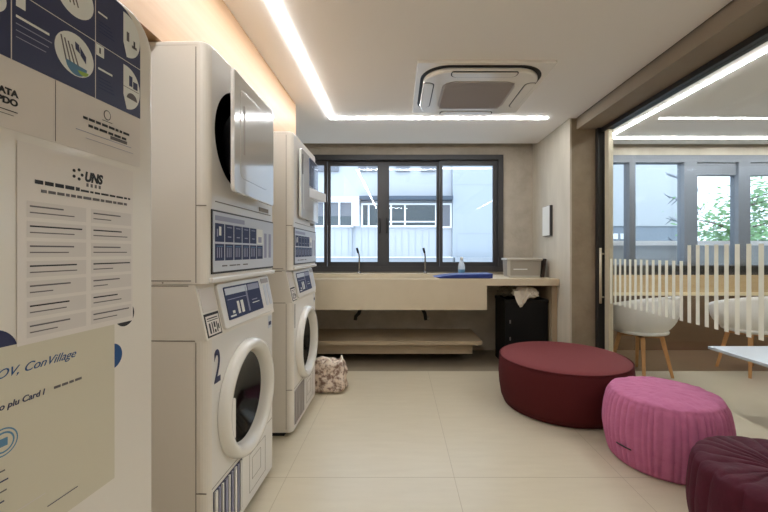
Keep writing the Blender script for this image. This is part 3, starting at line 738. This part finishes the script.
b = B(); b.lathe([(0, .374), (.018, .373), (.024, .366), (.018, .358)], 'z', n=24); b.build('button', 'burg', t)

# ------------------------------------------------------------------ lounge chairs and table
def chair(loc, rz, label):
    t = thing('tub_chair', label, 'chair', loc, rz, 'white shell chairs in the lounge')
    vs = []; fs = []; n = 56; m_ = 14
    def rim(a): return .60+.19*(.5-.5*math.cos(a))**.8        # front (a = 0) low, back high
    for layer in (0, 1):
        for i in range(n):
            a = 2*PI*i/n; zt = rim(a)
            for j in range(m_+1):
                u = j/m_
                r_ = .30*math.sin(min(1, u*1.25)*PI/2)**.75+.025*u
                z = .395+(zt-.395)*max(0, (u-.18)/.82)**1.35+.012*min(1, u/.3)**2
                if layer: r_ = max(0, r_-.012); z = z+.012*(1-u)
                vs.append((r_*math.cos(a), r_*math.sin(a)*1.03, z))
    k_ = m_+1
    for layer in (0, 1):
        o_ = layer*n*k_
        for i in range(n):
            for j in range(m_):
                q = (o_+i*k_+j, o_+((i+1) % n)*k_+j, o_+((i+1) % n)*k_+j+1, o_+i*k_+j+1)
                fs.append(q if layer == 0 else q[::-1])
    for i in range(n): fs.append((i*k_+m_, ((i+1) % n)*k_+m_, n*k_+((i+1) % n)*k_+m_, n*k_+i*k_+m_))
    b = B().raw(vs, fs, 0, True); b.build('shell', 'shell', t)
    b = B(); b.lathe([(0, .41), (.20, .415), (.235, .425), (.24, .44), (.22, .455), (0, .46)], 'z', n=40); b.build('seat_pad', 'shell', t)
    b = B()
    for a in (PI/4, 3*PI/4): 
        T = Matrix.Rotation(a, 4, 'Z'); b.box(-.19, .19, -.018, .018, .372, .394, T=T)
    b.build('under_frame', 'leg_wood', t)
    for i in range(4):
        a = PI/4+PI/2*i
        T = Matrix.Rotation(a, 4, 'Z')
        l = B(); l.raw([(.155, -.018, .39), (.195, -.018, .39), (.195, .018, .39), (.155, .018, .39), (.252, -.012, 0), (.276, -.012, 0), (.276, .012, 0), (.252, .012, 0)],
              [(0, 1, 2, 3), (7, 6, 5, 4), (0, 4, 5, 1), (1, 5, 6, 2), (2, 6, 7, 3), (3, 7, 4, 0)], 0, False, T); l.build('leg', 'leg_wood', t)
    return t
chair((2.39, 3.70, 0), math.radians(109), 'white shell chair with splayed wooden legs just behind the door edge of the glass')
chair((3.55, 3.765, 0), math.radians(90), 'white shell chair with wooden legs beside the low table in the lounge')
t = thing('low_table', 'low white table behind the glass with its corner towards the chairs', 'table', (3.02, 2.62, 0))
B().box(-.54, .54, -.38, .38, .43, .453, bev=.004).build('tabletop', 'table', t)
l = B(); l.tube([(0, 0, .43), (0, 0, .02)], .035); l.build('column', 'rail', t)
l = B(); l.lathe([(0, .001), (.22, .001), (.22, .012), (.05, .022), (0, .022)], 'z', n=40); l.build('base_disc', 'rail', t)

# ------------------------------------------------------------------ outdoors
B().box(-30, 40, YB+.25, 60, -3.2, -3.0).build('ground', 'ground', kind='structure')
YF = 11.0
def fx(px, y=YF): return (px-398.5)*y/374
def fz(py, y=YF): return 1.207+(252-py)*y/374
bl = thing('white_building', 'white building with a band of windows seen through the laundry window', 'building', (0, YF, -3))
def fbox(b, p0, p1, y0, y1, d0, d1, m=0): b.box(fx(p0), fx(p1), d0, d1, fz(y1)+3, fz(y0)+3, m)
b = B(); b.box(-9, 1.58, .12, 6, 0, 4.05+3).build('facade_wall', 'facade', bl)
b = B()
for i in range(50):
    x = -8.5+i*.2; b.box(x, x+.008, .108, .12, fz(258)+3, fz(227)+3)
b.build('panel_seams', 'facade2', bl)
b = B(); b.box(-9, 1.55, -.35, .119, 0, fz(257.5)+3).build('plinth', 'plinth', bl)
b = B(); b.box(-9, 1.55, -.40, .12, fz(257.5)+3, fz(256.8)+3).build('plinth_cap', 'whiteframe', bl)
def fwin(p0, p1, y0, y1, bars, glassm, hbars=(), lbl=None):
    w = B(); fr = .05
    a0, a1, c0, c1 = fx(p0), fx(p1), fz(y1)+3, fz(y0)+3
    w.box(a0, a1, .03, .119, c0, c0+fr).box(a0, a1, .03, .119, c1-fr, c1).box(a0, a0+fr, .03, .119, c0+fr, c1-fr).box(a1-fr, a1, .03, .119, c0+fr, c1-fr)
    for q in bars: w.box(fx(q)-fr/2, fx(q)+fr/2, .04, .119, c0+fr, c1-fr)
    for q in hbars: w.box(a0+fr, a1-fr, .05, .119, fz(q)+3-.02, fz(q)+3+.02)
    o = w.build('window', 'whiteframe', bl)
    B().box(a0+fr, a1-fr, .085, .1, c0+fr, c1-fr).build('pane', glassm, o)
    return o
fwin(290, 353, 200.5, 227, (308, 324, 339), 'greywin')
b = B(); b.box(fx(290), fx(352), .06, .084, fz(226)+3, fz(216)+3); b.build('lower_curtain', 'darkwin', bl)
fwin(361, 379, 203, 227, (368.5,), 'darkwin'); fwin(379, 437, 203, 227, (391, 405), 'darkwin', (221.5,)); fwin(437, 452, 203, 228, (), 'greywin')
b = B(); b.box(fx(353.5), fx(359.5), -.15, .119, fz(226)+3, fz(200)+3).build('downpipe_box', 'whiteframe', bl)
b = B(); b.box(fx(288), fx(361), -.1, .119, fz(200.5)+3, fz(197)+3).build('white_lintel', 'whiteframe', bl)
b = B(); b.box(fx(360), fx(452), -.25, .119, fz(200.5)+3, fz(197)+3).build('dark_canopy', 'ledge', bl)
for (p0, p1) in ((300, 338), (358, 366), (368, 377), (396, 410), (421, 436)):
    b = B(); b.box(fx(p0), fx(p1), .05, .119, fz(171)+3, fz(158)+3); b.build('window', 'greywin', bl)
b = B(); b.box(fx(351.3), fx(352), .06, .119, fz(257)+3, fz(228)+3).box(fx(350.8), fx(352.4), .04, .119, fz(256)+3, fz(252)+3, 0).box(fx(350), fx(354), .02, .119, fz(228)+3, fz(226.6)+3); b.build('downpipe', 'plinth', bl)

bl = thing('pale_building_wing', 'plain pale building wing seen at the right of the laundry window', 'building', (0, 10.95, -3))
X0 = (452.8-398.5)*10.95/374
b = B(); b.box(X0, 4.0, 0, 5, 0, 8.2).build('wing_wall', 'facade2', bl)
for (a_, b_, c_, d_) in ((X0, 4, 185, 184.4), (X0+.15, 4, 234, 233.4), (X0+.11, X0+.125, 257.5, 234)):
    B().box(a_, b_, -.004, 0, 1.207+(252-c_)*10.95/374+3, 1.207+(252-d_)*10.95/374+3).build('joint_line', 'plinth', bl)
b = B(); b.box(X0+.02, 4.0, -.35, 0, 0, 1.207+(252-257.5)*10.95/374+3).build('plinth', 'plinth', bl)

bl = thing('grey_white_building', 'tall white building seen through the left panes of the lounge window', 'building', (0, 11.2, -3))
b = B(); b.box(4.3, 8.55, 0, 4, 1.207+26*11.2/374+3, 9.0).build('upper_wall', 'facade', bl)
b = B(); b.box(4.3, 8.6, .05, 4, 0, 1.207+26*11.2/374+3).build('lower_wall', 'lowgrey', bl)
for (p0, p1) in ((613.5, 618), (621, 624)):
    b = B(); b.box((p0-398.5)*11.2/374, (p1-398.5)*11.2/374, .0, .05, 1.207+13*11.2/374+3, 1.207+18.5*11.2/374+3); b.build('window', 'whiteframe', bl)

t = thing('balcony_parapet', 'pale grey balcony parapet with white top rail outside the lounge window', 'parapet', (0, 5.35, -3))
B().box(1.9, 6.6, 0, .1, 0, 4.30).build('parapet_wall', 'parapet', t)
B().box(1.9, 6.6, -.06, .16, 4.30, 4.365).build('top_rail', 'rail', t)

def tree(loc, h, cr, label, seed, n=5200, leaf=.085, squash=1.0):
    r_ = random.Random(seed)
    t = thing('tree', label, 'tree', loc, 0, 'trees outside the lounge window')
    b = B(); b.tube([(0, 0, 0), (.05, .02, h*.35), (-.04, .05, h*.62), (.02, 0, h*.85)], .16, r2=.04); b.build('trunk', 'bark', t)
    tips = []
    for i in range(26):
        a = r_.uniform(0, 2*PI); z0 = h*r_.uniform(.25, .8); l = cr*r_.uniform(.55, 1.0)
        e = (l*math.cos(a), l*math.sin(a), z0+l*r_.uniform(.1, .55)); tips.append(e)
        b = B(); b.tube([(0, 0, z0), (e[0]*.5, e[1]*.5, z0+(e[2]-z0)*.65), e], .035, n=6, r2=.008); b.build('branch', 'bark', t)
    vs = []; fs = []
    for i in range(n):
        tp = r_.choice(tips); k_ = r_.uniform(.35, 1.08)
        p = Vector((tp[0]*k_, tp[1]*k_, tp[2]-.1+r_.gauss(0, .28)))+Vector((r_.gauss(0, .28), r_.gauss(0, .28), r_.gauss(0, .2)))
        d = Vector((r_.gauss(0, 1), r_.gauss(0, 1), r_.gauss(0, .6))).normalized(); s_ = d.orthogonal().normalized()*leaf*.38; d *= leaf*r_.uniform(.7, 1.3)
        o_ = len(vs); vs += [p-d, p+s_, p+d, p-s_]; fs.append((o_, o_+1, o_+2, o_+3))
    b = B().raw(vs, fs); f_ = b.build('foliage', 'leaf', t); f_['kind'] = 'stuff'
    return t
tree((8.1, 9.0, -3), 6.6, 1.05, 'leafy green tree outside the lounge window, left of the two', 11)
tree((11.7, 11.6, -3), 5.6, .85, 'lower leafy green tree outside the lounge window at the right edge', 12, 3000)
t = thing('conifer_branch_tree', 'thin tree with sparse dark branches in front of the white building', 'tree', (5.33, 6.9, -3))
b = B(); b.tube([(0, 0, 0), (.02, 0, 6.6)], .06, r2=.03); b.build('trunk', 'bark', t)
for i in range(16):
    b = B(); z = 3.3+i*.2; sg = -1 if i % 2 else 1; l = R.uniform(.2, .4)
    b.tube([(0, 0, z), (sg*l*.5, .05*sg, z+.05), (sg*l, .05, z+R.uniform(.08, .2))], .013, n=6, r2=.005)
    for q in range(4):
        k_ = .4+q*.18; b.tube([(sg*l*k_, .05*sg*k_, z+.10*k_), (sg*l*(k_+.12), .05, z+.10*k_+R.choice((-.08, .1)))], .010, n=5, r2=.003)
    b.build('branch', 'ledge', t)

# ------------------------------------------------------------------ light, camera
w = bpy.data.worlds.new('World'); S.world = w; w.use_nodes = True
bg = w.node_tree.nodes['Background']; bg.inputs[0].default_value = (.74, .86, 1, 1); bg.inputs[1].default_value = 1.75
cam = bpy.data.cameras.new('camera'); co = bpy.data.objects.new('camera', cam); C.objects.link(co)
co.location = (0, 0, 1.207); co.rotation_euler = (PI/2, 0, 0)
cam.sensor_width = 36; cam.lens = 374/768*36; cam.shift_x = -14.5/768; cam.shift_y = -4/768; cam.clip_start = .02
S.camera = co
vs_ = S.view_settings; vs_.view_transform = 'Standard'; vs_.look = 'None'; vs_.exposure = .95; vs_.gamma = 1; vs_.use_curve_mapping = False
S.display_settings.display_device = 'sRGB'
cy_ = S.cycles
cy_.use_denoising = True; cy_.max_bounces = 10; cy_.diffuse_bounces = 6; cy_.glossy_bounces = 4; cy_.transparent_max_bounces = 24; cy_.transmission_bounces = 6
cy_.sample_clamp_indirect = 6; cy_.caustics_reflective = False; cy_.caustics_refractive = False
